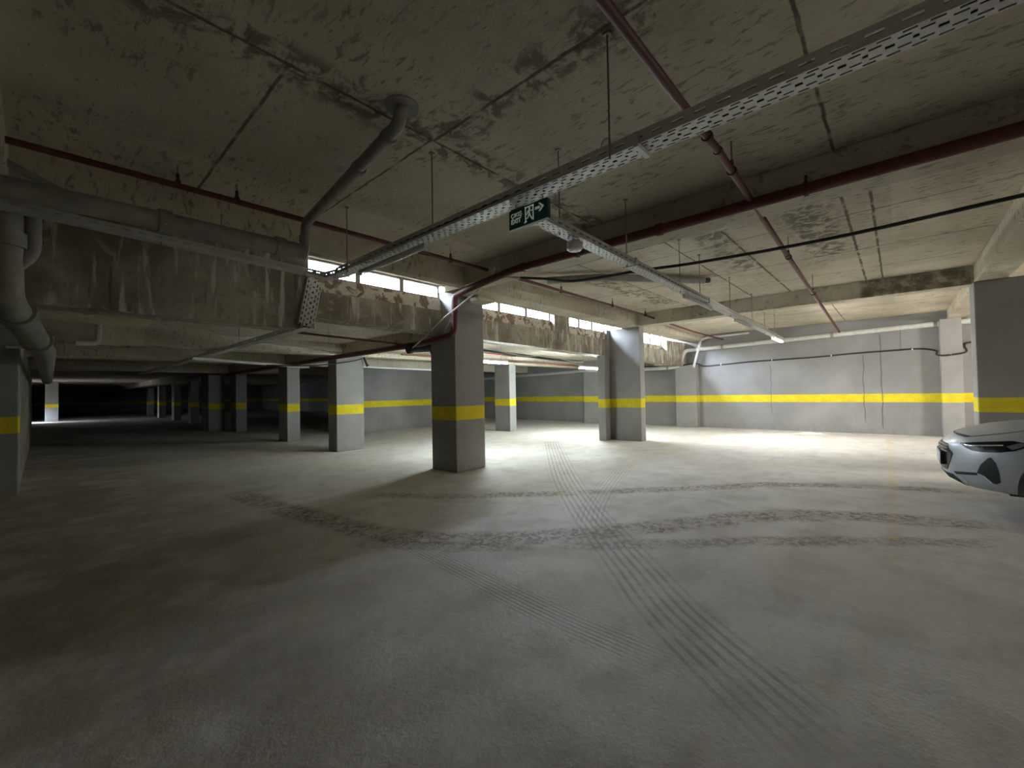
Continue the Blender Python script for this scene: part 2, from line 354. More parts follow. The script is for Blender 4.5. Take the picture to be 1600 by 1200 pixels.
# step between the high and the low ceiling, with the clerestory
struct('wall_step', MB().box(-6.3, 2.68, 6.5, 6.95, 2.5, ZC), M['stain'], bevel=.015)
def wobbly_beam(name, x0, x1, y0, y1, zb, zt, mat):
    mb = MB(); n = max(4, int((x1-x0)/.25)); vs = []; rnd = random.Random(hash(name) % 997)
    for i in range(n+1):
        x = x0+(x1-x0)*i/n; f = (x-2.68)/9.1; z = zb[0]+(zb[1]-zb[0])*f
        vs += [(x, y0+rnd.uniform(-.006, .006), z+rnd.uniform(-.006, .006)), (x, y1, z), (x, y1, zt), (x, y0+rnd.uniform(-.006, .006), zt+rnd.uniform(-.012, .004))]
    fs = [(0, 1, 2, 3), tuple(4*n+k for k in (3, 2, 1, 0))]
    for i in range(n):
        for k in range(4): fs.append((4*i+k, 4*i+4+k, 4*i+4+(k+1) % 4, 4*i+(k+1) % 4))
    mb.add(vs, fs); return struct(name, mb, mat)
wobbly_beam('wall_step_under_window', 2.68, 5.25, 6.55, 6.95, (2.70, 2.60), 3.12, M['stain'])
wobbly_beam('wall_step_under_window', 6.01, 11.6, 6.55, 6.95, (2.70, 2.56), 3.08, M['stain'])
wobbly_beam('wall_step_under_window', 12.06, 15.85, 6.55, 6.95, (2.70, 2.56), 3.02, M['stain'])
struct('wall_step_corner', MB().prism([(15.85, 6.42), (17.2, 6.3), (17.5, 6.3), (17.5, 6.95), (15.85, 6.95)], 2.43, ZB), M['stain'], bevel=.02)
struct('trim_1', MB().box(2.68, 5.25, 6.62, 6.77, 3.11, 3.36), M['sill'])
struct('trim_2', MB().box(6.01, 8.85, 6.62, 6.77, 3.07, 3.32), M['sill'])
struct('trim_3', MB().box(9.53, 11.76, 6.62, 6.77, 3.05, 3.28), M['sill'])
struct('trim_4', MB().box(12.06, 15.85, 6.62, 6.77, 3.0, 3.15), M['sill'])
struct('wall_step_pier', MB().box(8.85, 9.53, 6.5, 6.95, 3.05, 3.70), M['stain'], bevel=.02)
struct('wall_step_lintel', MB().box(2.68, 5.25, 6.6, 6.76, 3.64, 5.6).box(5.25, 17.9, 6.6, 6.76, 3.62, 5.6), M['beam'])
# long beam over the clerestory: narrow in the first bay, a wide soffit beyond the main column
struct('beam_over_windows', MB().box(-6, 4.98, 5.58, 5.74, ZB, ZC).box(4.98, 17.5, 5.58, 6.15, ZB, ZC), M['beam'], bevel=.012)
struct('beam_over_main_column', MB().box(4.98, 5.42, -12, 5.58, ZB+.04, ZC), M['beam'], bevel=.012)
struct('beam_to_right_column', MB().box(11.65, 12.0, -1.1, 5.58, ZB, ZC), M['beam'], bevel=.012)
struct('beam_right', MB().box(5.42, 17.5, -1.5, -1.1, ZB, ZC), M['beam'], bevel=.012)
struct('beam_left', MB().box(-.62, -.2, -12, 5.58, ZB, ZC), M['beam'], bevel=.012)
struct('beam_rear_row', MB().box(.72, 17.9, 11.1, 11.5, 2.58, 2.9), M['beam'], bevel=.012)
struct('beam_rear_row', MB().box(-1.3, 17.9, 15.0, 15.4, 2.55, 2.9), M['beam'], bevel=.012)
struct('beam_rear_row', MB().box(-1.3, 17.9, 21.4, 21.8, 2.55, 2.9), M['beam'], bevel=.012)
struct('beam_rear_spine', MB().box(5.40, 5.95, 11.5, 72, 2.54, 2.9), M['beam'])
struct('beam_rear_spine', MB().box(5.45, 5.9, 6.95, 11.1, 2.58, 2.9), M['beam'])

struct('shade_pier_unseen', MB().box(10.3, 10.9, -4.9, -2.95, 0, ZC), M['plaster'])  # added unseen pier, keeps the fill tube's light off the left side
struct('wall_left_inner', MB().box(-.6, -.27, 10.9, 24.5, 0, 2.9), M['stain'])
# outside: canopy and building opposite, both added to limit the sky light
struct('sky_blocker_canopy', MB().box(-6, 17.9, 6.76, 8.25, 5.35, 5.6), M['beam'])
struct('sky_blocker_building', MB().box(-12, 30, 14.0, 16.0, 3.12, 5.2), M['stain'])
# windows
def window(n, x0, x1, z0, z1, panes):
    mb = MB(); y0, y1 = 6.66, 6.72; t = .035
    mb.box(x0, x1, y0, y1, z0, z0+t).box(x0, x1, y0, y1, z1-t, z1)
    xs = [x0+(x1-x0)*i/panes for i in range(panes+1)]
    for i, x in enumerate(xs):
        a = x if i == 0 else x-.045; b = x if i == panes else x+.045
        if i == 0: b = x+.04
        if i == panes: a = x-.04
        mb.box(a, b, y0-.004, y1+.004, z0, z1)
    o = mb.build('window_%d' % n, M['frame'], bevel=.004); tag(o, kind='structure')
    MB().box(x0+.02, x1-.02, 6.685, 6.693, z0+.02, z1-.02).build('pane', M['glass'], o)
window(1, 2.70, 5.25, 3.36, 3.64, 3); window(2, 6.01, 8.85, 3.32, 3.62, 3); window(3, 9.53, 11.6, 3.28, 3.62, 3); window(4, 12.06, 15.85, 3.15, 3.62, 4)

# ------------------------------------------------------------------ columns
def column(x0, x1, y0, y1, z1, label, mat='plaster', name='concrete_column'):
    o = MB().box(x0, x1, y0, y1, 0, z1).build(name, M[mat], bevel=.018); return tag(o, label, 'column', 'concrete columns')
mc = column(5.25, 6.01, 6.2, 6.95, 3.5, 'big grey main column with yellow band and red pipe bending down its corner')
capm = MB().box(5.55, 6.05, 5.86, 6.25, ZB-.09, ZB).build('mortar_cap', M['beam'], mc, bevel=.035)
tag(MB().prism([(11.76, 5.58), (12.06, 5.58), (12.06, 6.75), (11.6, 6.75), (11.6, 6.56), (11.76, 6.56)], 0, ZB).box(11.33, 11.6, 6.5, 6.75, 0, 2.57).build('concrete_column', M['plaster'], bevel=.014),
    'stepped grey column lit blue by the windows, second column along the clerestory', 'column', 'concrete columns')
column(5.27, 6.06, 11.1, 11.6, 2.58, 'grey column just left of the main column, top left corner crossed by cable')
column(5.43, 5.84, 14.95, 15.7, 2.54, 'narrower grey column standing behind the one left of the main column')
column(5.66, 6.08, 21.35, 22.2, 2.56, 'slim dim grey column, third behind the main column on its left')
column(5.0, 5.62, 22.9, 24.2, 2.54, 'wide column almost lost in the dark left of the slim dim column')
column(12.1, 12.47, 11.09, 11.9, 2.58, 'pale column under low ceiling between main column and blue-lit column')
column(-1.3, -.25, 10.4, 10.9, 2.9, 'dark column at the far left edge with a brown-looking yellow band')
column(11.4, 12.03, -2.9, -1.07, ZB, 'broad dark column face behind the silver car with one bright edge')
column(17.18, 17.52, 5.83, 6.66, 2.5, 'grey wall pier at the end of the window row, pipe bending over it', name='wall_pier')
column(17.18, 17.52, 10.2, 11.02, 2.9, 'pale wall pier seen left of the stepped column under the low ceiling', name='wall_pier')
column(17.18, 17.52, -1.36, -.92, ZB, 'grey wall pier by the car with a black cable looped round it', name='wall_pier')
column(.13, .80, 45.4, 46.0, 2.9, 'bluish far column lit from the side at the left end of the garage')
column(6.4, 6.85, 50.3, 50.9, 2.54, 'faint far column, leftmost of the far row on the right of the light pool')
column(6.15, 6.6, 43.0, 43.7, 2.54, 'far column with a thin bright edge beside the distant light pool')
column(6.1, 6.5, 37.0, 37.8, 2.54, 'far dark column with thin pale edge, nearer than the light pool')
column(5.9, 6.3, 31.0, 31.7, 2.54, 'far black column midway between light pool and slim dim column')

# ------------------------------------------------------------------ red pipes
def pipe_thing(name, pts, r, mat, label, cat, group=None, elbow=.12, n=14, couplings=(), cmat=None, part='pipe'):
    p = bend_path(pts, elbow); o0 = Vector(pts[0]); o = thing(name, o0, label, cat, group)
    MB().tube(p, r, n).build(part, mat, o, smooth=True)
    for c, ax in couplings: MB().ring(c, ax, r, r*1.1, r*.22).build('coupling', cmat or mat, o, smooth=True)
    return o
mp = pipe_thing('red_water_main', [(4.912, -11.5, 3.40), (4.912, 4.4, 3.40), (4.95, 5.45, 3.31), (5.13, 6.05, 3.31), (5.135, 6.08, 2.60), (5.05, 7.0, 2.50), (5.0, 20, 2.44)], .058, M['red'],
                'thick dark red water pipe along the beam, dropping at the main column', 'pipe', elbow=.17, couplings=[((4.912, 4.2, 3.40), (0, 1, 0)), ((4.912, 2.05, 3.40), (0, 1, 0)), ((5.135, 6.07, 3.0), (0, 0, 1))])
def clamp(parent, p, axis, r, ztop, mat='reddark'):
    p = Vector(p); mb = MB().ring(p, axis, r, .035, .012); mb.box(p.x-.012, p.x+.012, p.y-.012, p.y+.012, p.z+r, p.z+r+.07)
    o = mb.build('clamp', M[mat], parent)
    if ztop > p.z+r+.07: MB().tube([(p.x, p.y, p.z+r+.06), (p.x, p.y, ztop)], .007, 6).build('hanger_rod', M['rod'], o)
for y in (3.2, .6): clamp(mp, (4.912, y, 3.40), (0, 1, 0), .058, 3.5)
MB().tube([(4.93, 4.84, 3.42), (4.93, 4.80, 3.54)], .02, 8).tube([(4.95, 4.88, 3.42), (4.955, 4.90, 3.53)], .014, 8).build('bracket', M['white'], mp)
lp = pipe_thing('red_sprinkler_pipe', [(-.6, 5.06, 3.52), (.8, 5.06, 3.54), (5.9, 5.01, 3.55), (11.3, 5.08, 3.55), (14.5, 5.0, 3.42), (17.3, 4.85, 3.36)], .028, M['red'],
                'thin red pipe running below the ceiling along the window beam', 'pipe', 'thin red sprinkler pipes', .2)
for x in (.86, 1.35, 4.2, 7.1, 9.2, 11.0): clamp(lp, (x, 5.03, 3.545), (1, 0, 0), .028, ZC)
cp = pipe_thing('red_sprinkler_pipe', [(-4, 1.05, 3.465), (3.8, 1.04, 3.45), (7.0, 1.13, 3.42), (16.6, 1.30, 3.198)], .030, M['red'],
                'thin red pipe crossing overhead from top centre towards the right wall', 'pipe', 'thin red sprinkler pipes', .2, couplings=[((3.72, 1.04, 3.45), (1, 0, 0)), ((7.2, 1.134, 3.415), (1, 0, 0))])
for x, y, z in ((3.45, 1.04, 3.452), (4.15, 1.05, 3.447), (7.35, 1.136, 3.412), (10.2, 1.187, 3.345)): clamp(cp, (x, y, z), (1, 0, 0), .03, ZC)
rh = smooth_path([(5.35, 7.25, 2.53), (5.33, 7.1, 2.42), (5.38, 7.05, 2.27), (5.5, 7.05, 2.1), (5.6, 7.1, 1.98)])
hb = thing('hose_reel_stub', (5.0, 7.3, 2.43), 'black corrugated pipe stub with hanging red hose left of the main column', 'hose')
MB().tube([(4.93, 7.25, 2.42), (4.97, 7.25, 2.423), (4.97, 7.25, 2.423), (5.9, 7.3, 2.50)], [.1, .1, .085, .085], 20).build('pipe_stub', M['black'], hb, smooth=True)
MB().ring((4.96, 7.25, 2.42), (1, 0, .05), .085, .07, .018, 20).build('rim', M['trimblack'], hb, smooth=True)
MB().tube(rh, .018, 8).build('red_hose', M['red'], hb, smooth=True)

# ------------------------------------------------------------------ cable trays
def perf(mb, o, d, w, L, rows):           # rows across the strip: (width, period, holes as start/end pairs, phase)
    o, d, w = Vector(o), Vector(d).normalized(), Vector(w).normalized(); a = 0
    for width, per, holes, ph in rows:
        p0 = o+w*a; p1 = o+w*(a+width); a += width; x = 0.0; s = -ph
        if not holes: mb.quad(p0, p0+d*L, p1+d*L, p1); continue
        while s < L:
            for h0, h1 in holes:
                e = min(L, s+h0)
                if e > x: mb.quad(p0+d*x, p0+d*e, p1+d*e, p1+d*x)
                x = max(x, min(L, s+h1))
            s += per
        if x < L: mb.quad(p0+d*x, p0+d*L, p1+d*L, p1+d*x)
def tray_mesh(a, b, width, h, up=(0, 0, 1)):
    a, b = Vector(a), Vector(b); d = (b-a).normalized(); w = d.cross(Vector(up)).normalized(); u = w.cross(d).normalized(); L = (b-a).length
    k = width/15.0; mb = MB(); o = a-w*width/2; Q = .165
    edge = [(.012, .058)]; inner = [(.042, .086), (.112, .156)]; mid = [(.0, .032), (.088, .108)]
    rows = [(.9*k, 0, None, 0), (1.15*k, .0825, edge, .0), (1.65*k, 0, None, 0), (1.15*k, Q, inner, 0), (1.65*k, 0, None, 0), (2.0*k, Q, mid, 0), (1.65*k, 0, None, 0), (1.15*k, Q, inner, 0), (1.65*k, 0, None, 0), (1.15*k, .0825, edge, .03), (.9*k, 0, None, 0)]
    perf(mb, o, d, w, L, rows)
    for side in (0, 1):
        q = o+w*width*side; perf(mb, q, d, u, L, [(h*.4, 0, None, 0), (h*.2, .12, [(.02, .085)], .02), (h*.4, 0, None, 0)])
        f = w*(.012 if side == 0 else -.012); mb.quad(q+u*h, q+u*h+d*L, q+u*h+d*L+f, q+u*h+f)
    return mb
def tray(a, b, width, h, label, rods=(), group='perforated cable trays', up=(0, 0, 1), inner=False):
    o = thing('cable_tray', a, label, 'cable tray', group)
    tray_mesh(a, b, width, h, up).build('channel', M['galv'], o, solid=.004)
    if inner:
        A, B = Vector(a), Vector(b); dd = (B-A).normalized(); ww = dd.cross(Vector(up)).normalized(); uu = ww.cross(dd).normalized()
        for q in (-.33, -.02, .31): MB().tube(smooth_path([A+ww*width*q+uu*.026, A.lerp(B, .3)+ww*width*(q+.05)+uu*.028, A.lerp(B, .7)+ww*width*(q-.05)+uu*.026, B+ww*width*q+uu*.027]), .023, 8).build('cable', M['black'], o, smooth=True)
    for (x, y, zt, zb) in rods:
        r = MB().tube([(x, y, zb-.03), (x, y, zt)], .0065, 6).build('hanger_rod', M['rod'], o)
        MB().box(x-.02, x+.02, y-.02, y+.02, zt-.012, zt).build('ceiling_plate', M['rod'], r)
    return o
t1 = tray((2.44, -3.0, 2.955), (2.48, 5.05, 2.985), .155, .075, 'long perforated cable tray overhead with the exit sign hung under it',
          [(2.352, 1.28, ZC, 2.96), (2.40, 3.12, ZC, 2.97), (2.40, 4.75, ZC, 2.97), (2.35, -.6, ZC, 2.96)], inner=True)
MB().tube([(2.36, 1.31+.035*math.cos(a), 3.03+.045*math.sin(a)) for a in np.linspace(0, PI, 9)], .006, 6).build('loop_bracket', M['galv'], t1)
MB().box(2.36, 2.53, 1.10, 1.13, 2.945, 3.035).build('joint_plate', M['galv'], t1)
tray((2.50, 5.05, 2.985), (2.72, 6.18, 3.19), .155, .07, 'short rising tray piece joining the long tray to the drop in front of the windows')
tray((2.74, 6.42, 3.22), (2.60, 6.42, 2.53), .22, .07, 'steep tray piece dropping over the stained wall under the first window', up=(0, 1, 0), inner=True)
tray((2.62, 6.36, 2.50), (2.62, 22, 2.46), .155, .07, 'tray running back under the low ceiling into the dark', [(2.55, 7.4, 2.9, 2.5), (2.55, 9.4, 2.9, 2.5)])
tray((2.62, 5.75, 3.10), (-1.2, 5.55, 3.16), .13, .07, 'perforated tray branching left along the dark wall below the big plastic pipe', [(.82, 5.6, ZC, 3.12), (2.3, 5.7, ZC, 3.1)])
t2 = tray((2.56, 2.23, 2.955), (15.3, 2.62, 2.96), .135, .075, 'perforated tray running from the exit sign towards the lit tube at the back wall',
          [(x, 2.23+(x-2.56)*.0306, ZC if x < 11.6 else 3.62, 2.96) for x in (3.17, 4.55, 6.33, 7.28, 9.2, 11.2, 12.7, 14.2)], inner=True)
for x in (4.62, 7.5): MB().box(x, x+.03, 2.20+(x-2.56)*.0306-.06, 2.20+(x-2.56)*.0306+.11, 2.945, 3.04).build('joint_plate', M['galv'], t2)
jb = thing('round_junction_box', (3.44, 2.28, 2.86), 'small round white junction box under the tray right of the exit sign', 'junction box')
MB().tube([(3.44, 2.27, 2.945), (3.44, 2.27, 2.93), (3.44, 2.27, 2.87), (3.44, 2.27, 2.855)], [.05, .075, .075, .06], 24).build('housing', M['white'], jb, smooth=True)
MB().tube([(3.44, 2.27, 2.856), (3.44, 2.27, 2.848)], [.045, .04], 24).build('lens', M['clear'], jb, smooth=True)
MB().tube([(3.33, 2.25+.02*math.cos(a), 3.0+.06*math.sin(a)) for a in np.linspace(0, PI, 9)], .006, 6).build('loop_bracket', M['galv'], jb)

# ------------------------------------------------------------------ tube lamps
def batten(a, b, label, lit, up=.05, rods=None, style='tube'):
    a, b = Vector(a), Vector(b); d = (b-a).normalized(); w = d.cross(Vector((0, 0, 1))).normalized()
    o = thing('tube_light', a, label, 'tube light', 'lit tube lights' if lit else 'unlit tube lights')
    hw, r, z0 = ((.05, .036, .0) if lit == 'tube' else (.03, .028, .02)) if lit else (.022, .018, .012)
    MB().obox(a-w*hw+Vector((0, 0, z0)), d*(b-a).length, w*2*hw, (0, 0, up)).build('housing', M['white'] if lit else M['batten'], o, bevel=.005)
    MB().tube([a+d*.012, b-d*.012], r, 14).build('tube', M[lit] if lit else M['clear'], o, smooth=True)
    for p in (a, b-d*.012): MB().obox(p-w*r*1.05-Vector((0, 0, r*(.6 if lit else 1))), d*.012, w*r*2.1, (0, 0, r*1.2+z0)).build('end_cap', M['white'], o)
    for (p, zt) in rods or (): MB().tube([p, (p[0], p[1], zt)], .006, 6).build('hanger_rod', M['rod'], o)
    return o
batten((13.45, 2.50, 2.875), (14.85, 2.54, 2.88), 'lit tube light glowing below the tray near the back wall', 'tube')
batten((6.95, 7.7, 2.29), (8.33, 7.7, 2.29), 'lit tube light under the low ceiling just right of the main column', 'tubesoft', rods=[((7.2, 7.7, 2.36), 2.9), ((8.1, 7.7, 2.36), 2.9)])
batten((11.85, 7.75, 2.28), (13.25, 7.75, 2.27), 'lit tube light under the low ceiling left of the stepped column', 'tubelow', rods=[((12.1, 7.75, 2.35), 2.9), ((13.0, 7.75, 2.35), 2.9)])
batten((13, -7.2, 2.88), (13, -5.8, 2.88), 'added fill tube light behind the parked car, out of view', 'tubefill')  # added fill lamp out of view, brightens main column and foreground
batten((2.45, 3.29, 2.90), (2.48, 4.6, 2.91), 'unlit white tube light under the long tray before the windows', False, .028)
batten((6.5, 2.355, 2.895), (7.9, 2.395, 2.895), 'unlit tube light under the tray midway to the back wall', False, .028)
batten((9.6, 2.45, 2.895), (11.0, 2.49, 2.895), 'unlit tube light under the tray just before the far beam', False, .028)
batten((2.55, 8.3, 2.47), (4.05, 8.3, 2.40), 'unlit tube light under the low ceiling, nearest of those left of the main column', False, .028, rods=[((2.8, 8.3, 2.51), 2.9), ((3.8, 8.3, 2.46), 2.9)])
batten((2.3, 11.9, 2.40), (4.9, 11.9, 2.27), 'long unlit tube strip behind the tray at the black opening', False, .028, rods=[((2.6, 11.9, 2.45), 2.9), ((4.6, 11.9, 2.33), 2.9)])
batten((6.6, 12.3, 2.37), (9.3, 12.3, 2.34), 'unlit silver tube strip in front of the grey wall between two columns', False, .028, rods=[((7.2, 12.3, 2.41), 2.9), ((8.8, 12.3, 2.4), 2.9)])

# ------------------------------------------------------------------ exit sign
es = thing('exit_sign', (2.5, 2.07, 2.80), 'green exit sign with running figure and arrow hanging under the tray', 'sign')
MB().box(2.49, 2.53, 1.875, 2.255, 2.785, 2.935).build('panel', M['green'], es, bevel=.003)
MB().tube([(2.51, 2.2, 2.935), (2.51, 2.2, 2.97)], .004, 6).build('hanger', M['rod'], es); MB().tube([(2.51, 1.93, 2.935), (2.51, 1.93, 2.97)], .004, 6).build('hanger', M['rod'], es)
# flat artwork lies in the sign's face: u runs to the reader's right (-y), v up
SX, SY0, SZ0 = 2.489, 2.255, 2.785
def art(name, polys, th=.003):
    mb = MB()
    for pg in polys:
        n = len(pg); a = [(SX, SY0-u, SZ0+v) for u, v in pg]; b = [(SX-th, SY0-u, SZ0+v) for u, v in pg]
        mb.add(a+b, [tuple(range(n)), tuple(range(n, 2*n))[::-1]] + [(i, (i+1) % n, n+(i+1) % n, n+i) for i in range(n)])
    return mb.build(name, M['lettering'], es)
def text(name, body, u, v, size):
    cu = bpy.data.curves.new(name, 'FONT'); cu.body = body; cu.size = size; cu.extrude = .0015; cu.offset = .0012 if body == 'EXIT' else .0003
    ob = bpy.data.objects.new(name+'_tmp', cu); C.objects.link(ob); dg = bpy.context.evaluated_depsgraph_get(); dg.update()
    m = bpy.data.meshes.new_from_object(ob.evaluated_get(dg)); bpy.data.objects.remove(ob)
    o0 = Vector(es['o'])
    for p in m.vertices:
        x, y, z = p.co; p.co = Vector((SX-.0015-z, SY0-u-x, SZ0+v+y))-o0
    m.materials.clear(); m.materials.append(M['lettering']); o = bpy.data.objects.new(name, m); C.objects.link(o); o.parent = es; return o
text('lettering_cikis', 'ÇIKIŞ', .022, .088, .046); text('lettering_exit', 'EXIT', .022, .040, .050)
art('arrow', [[(.268, .087), (.312, .087), (.312, .106), (.268, .106)], [(.300, .128), (.316, .128), (.352, .0965), (.316, .065), (.300, .065), (.330, .0965)]])
art('running_figure', [[(.168, .02), (.177, .02), (.177, .135), (.168, .135)], [(.243, .02), (.252, .02), (.252, .135), (.243, .135)], [(.168, .126), (.252, .126), (.252, .135), (.168, .135)],
    [(.205+.009*math.cos(k*PI/6)+.006, .116+.009*math.sin(k*PI/6)) for k in range(12)],
    [(.196, .104), (.214, .106), (.218, .072), (.203, .068)], [(.203, .072), (.212, .066), (.196, .044), (.180, .040), (.180, .048), (.192, .051)],
    [(.208, .072), (.218, .072), (.230, .050), (.244, .030), (.234, .026), (.220, .046)], [(.212, .104), (.228, .090), (.239, .094), (.238, .100), (.228, .098), (.216, .106)],
    [(.198, .104), (.186, .090), (.182, .074), (.188, .072), (.193, .087), (.202, .094)], [(.160, .012), (.185, .020), (.185, .028), (.160, .022)]])

# ------------------------------------------------------------------ plastic pipes
pp = pipe_thing('drain_pipe', [(1.85, 2.77, 3.72), (1.86, 2.83, 3.60), (2.0, 4.92, 3.46), (2.02, 5.0, 3.14), (1.85, 5.0, 3.14)], .052, M['pvcdirty'], 'grey drain pipe from a round ceiling patch sloping to the window beam', 'pipe', elbow=.1,
                couplings=[((1.875, 3.0, 3.585), (.06, 1, -.06)), ((1.91, 3.55, 3.55), (.06, 1, -.06)), ((2.02, 5.0, 3.3), (0, 0, 1))], n=18)
MB().tube([(1.85, 2.77, 3.72), (1.85, 2.77, 3.705)], .13, 28).build('ceiling_flange', M['pvcdirty'], pp)
bp = pipe_thing('drain_pipe', [(-2.5, 5.0, 3.12), (2.02, 5.0, 3.15)], .088, M['pvcdirty'], 'big dusty drain pipe running left along the dark wall', 'pipe', n=20,
                couplings=[((.76, 5.0, 3.142), (1, 0, 0)), ((1.75, 5.0, 3.15), (1, 0, 0))])
MB().box(.74, .77, 4.905, 5.0, 3.09, 3.15).build('strap', M['galv'], bp)
vp = pipe_thing('soil_pipe', [(-.24, 5.86, 3.42), (-.23, 5.9, 2.42), (-.1, 6.9, 2.26), (.02, 9.2, 2.22), (.1, 20, 2.15)], .12, M['pvcdirty'], 'thick vertical waste pipe at the left edge bending away under the low ceiling', 'pipe', elbow=.16, n=22,
                couplings=[((-.235, 5.88, 2.95), (0, 0, 1)), ((-.17, 6.3, 2.36), (.13, 1, -.16)), ((-.05, 7.8, 2.243), (.05, 1, -.02))])
MB().tube(bend_path([(-.06, 5.9, 3.3), (-.06, 5.9, 2.86), (-.2, 5.89, 2.68)], .1), .055, 14).build('branch', M['pvcdirty'], vp, smooth=True)
MB().tube([(-.62, 5.3, 3.62), (.28, 5.5, 3.30)], .03, 12).build('slanting_vent', M['pvcdirty'], vp, smooth=True)
sp = pipe_thing('water_pipe', [(-.3, 8.0, 2.17), (.06, 8.05, 2.17), (.08, 8.05, 2.32), (.08, 10.6, 2.32)], .022, M['pvc'], 'small white water pipe with an elbow beside the dark left column', 'pipe', elbow=.05)
pipe_thing('drain_pipe', [(.70, 11.02, 2.9), (.70, 11.02, 2.56), (.40, 11.0, 2.54)], .05, M['pvc'], 'short white drain drop at the end of the low beam on the left', 'pipe', elbow=.08)
wp = pipe_thing('wall_drain_pipe', [(17.36, -1.9, 3.27), (17.34, -.9, 3.26), (17.36, 5.95, 3.06), (17.1, 6.25, 3.02), (17.08, 6.42, 2.46), (17.08, 6.75, 2.39), (17.1, 8.0, 2.39), (17.1, 10.9, 2.47), (17.5, 12, 2.45), (17.7, 19, 2.34)], .075, M['pvc'],
                'long white drain pipe along the back wall with a drop at the corner pier', 'pipe', elbow=.16, n=16,
                couplings=[((17.352, y, 3.06+(5.95-y)*.0292), (0, 1, -.03)) for y in (4.9, 1.55, -.85)] + [((17.08, 6.9, 2.39), (0, 1, 0)), ((17.1, 9.2, 2.42), (0, 1, 0))], cmat=M['pvcdirty'])
pipe_thing('wall_drain_pipe', [(17.12, 5.9, 2.36), (17.12, 5.6, 3.42), (17.36, 5.4, 3.50), (17.4, 4.0, 3.54)], .045, M['pvc'], 'slimmer white pipe slanting up beside the corner pier', 'pipe', elbow=.06,
           couplings=[((17.12, 5.86, 2.5), (0, -.27, 1))])
pipe_thing('ceiling_duct', [(6.4, 4.85, 3.6), (7.0, 4.05, 3.62), (8.75, 2.78, 3.64)], .068, M['pvcdirty'], 'grey pipe lying under the ceiling across the middle bay', 'pipe', elbow=.3)
tag(MB().tube([(8.75, 2.78, 3.64), (8.85, 2.71, 3.645)], .05, 12).build('pipe_plug', M['trimblack']), 'dark plug closing the end of the grey ceiling pipe', 'pipe plug')

# ------------------------------------------------------------------ cables
def cable(name, pts, r, mat, label, clips=(), n=8):
    p = smooth_path(pts, 8)
    if not clips: return tag(MB().tube(p, r, n).build(name, M[mat], smooth=True), label, 'cable')
    o = thing(name, pts[0], label, 'cable'); MB().tube(p, r, n).build('cord', M[mat], o, smooth=True)
    for c in clips: MB().box(c[0]-.028, c[0]+.028, c[1]-.014, c[1]+.014, c[2]-.024, c[2]+.024).build('clip', M['white'], o)
    return o
cable('black_cable', [(5.1, 4.4, 3.32), (5.4, 4.05, 3.29), (5.8, 3.82, 3.29), (6.04, 2.83, 3.3), (6.3, 2.0, 3.31), (6.42, .54, 3.3), (6.30, -.94, 3.3), (6.1, -3, 3.3)], .022, 'black', 'black cable sagging across the ceiling to the right edge')
cable('pale_cable', [(4.95, 7.3, 2.36), (4.98, 6.75, 2.62), (5.0, 6.27, 2.88), (5.0, 5.9, 3.02), (5.0, 5.39, 3.21), (4.97, 4.95, 3.39), (4.93, 4.63, 3.35), (5.1, 4.4, 3.32)], .014, 'cable', 'pale cable slung diagonally past the red pipe elbow')
cable('pale_cable', [(5.16, 6.13, 3.33), (5.17, 6.15, 3.0), (5.16, 6.35, 2.74)], .014, 'cable', 'short pale conduit behind the red pipe elbow')
zc = lambda y: 2.415+(5.7-y)*.028+.012*math.sin(y*2.1)
cable('wall_cable', [(17.15, 9.5, 2.52), (17.12, 7.2, 2.47), (17.12, 6.5, 2.44), (17.14, 6.0, 2.50), (17.14, 5.72, 2.48), (17.46, 5.6, 2.40), (17.47, 5.0, 2.42)] + [(17.47, y, zc(y)) for y in (4, 3, 2, 1, .2, -.5)] + [(17.46, -.85, 2.49), (17.12, -.84, 2.38), (17.12, -.95, 2.33), (17.13, -1.15, 2.34), (17.12, -1.42, 2.40), (17.40, -1.42, 2.6), (17.46, -1.6, 2.68), (17.46, -2.6, 2.7)],
      .026, 'black', 'black cable clipped along the back wall and looped round a pier', [(17.47, y, zc(y)) for y in (5.0, 3.3, 1.6, -.35)] + [(17.14, -1.13, 2.34)])
cable('black_cable', [(6.05, 7.25, 2.50), (7.0, 7.25, 2.51), (8.5, 7.3, 2.47), (10.0, 7.3, 2.42), (11.3, 7.3, 2.42)], .035, 'black', 'thick black cable slung below the low beam between two columns')
cable('pale_cable', [(6.05, 7.1, 2.53), (7.2, 7.12, 2.52), (8.4, 7.15, 2.44), (9.4, 7.2, 2.49), (10.6, 7.2, 2.40), (11.3, 7.25, 2.41)], .012, 'cable', 'pale thin cable sagging beside the thick black one')
cable('black_cable', [(5.9, 10.9, 2.50), (5.6, 10.9, 2.42), (5.0, 10.95, 2.32), (4.3, 11.0, 2.26), (3.6, 11.2, 2.26)], .016, 'black', 'thin black cable drooping left from the column corner')
tag(MB().tube([(6.02, 11.02, 2.56), (6.1, 11.0, 2.36), (6.13, 11.0, 2.32)], [.03, .03, .05], 12).build('cable_end', M['black'], smooth=True), 'black conduit end at the top corner of the column left of the main one', 'conduit')
pipe_thing('thin_conduit', [(2.7, 7.6, 2.60), (7.0, 7.9, 2.53), (9, 8, 2.53)], .02, M['red'], 'thin reddish pipe under the low ceiling by the tray', 'pipe', 'thin red sprinkler pipes')
pipe_thing('thin_conduit', [(6.3, 9.6, 2.55), (12, 9.6, 2.53), (17.3, 9.6, 2.52)], .024, M['red'], 'thin red pipe under the low ceiling right of the main column', 'pipe', 'thin red sprinkler pipes')

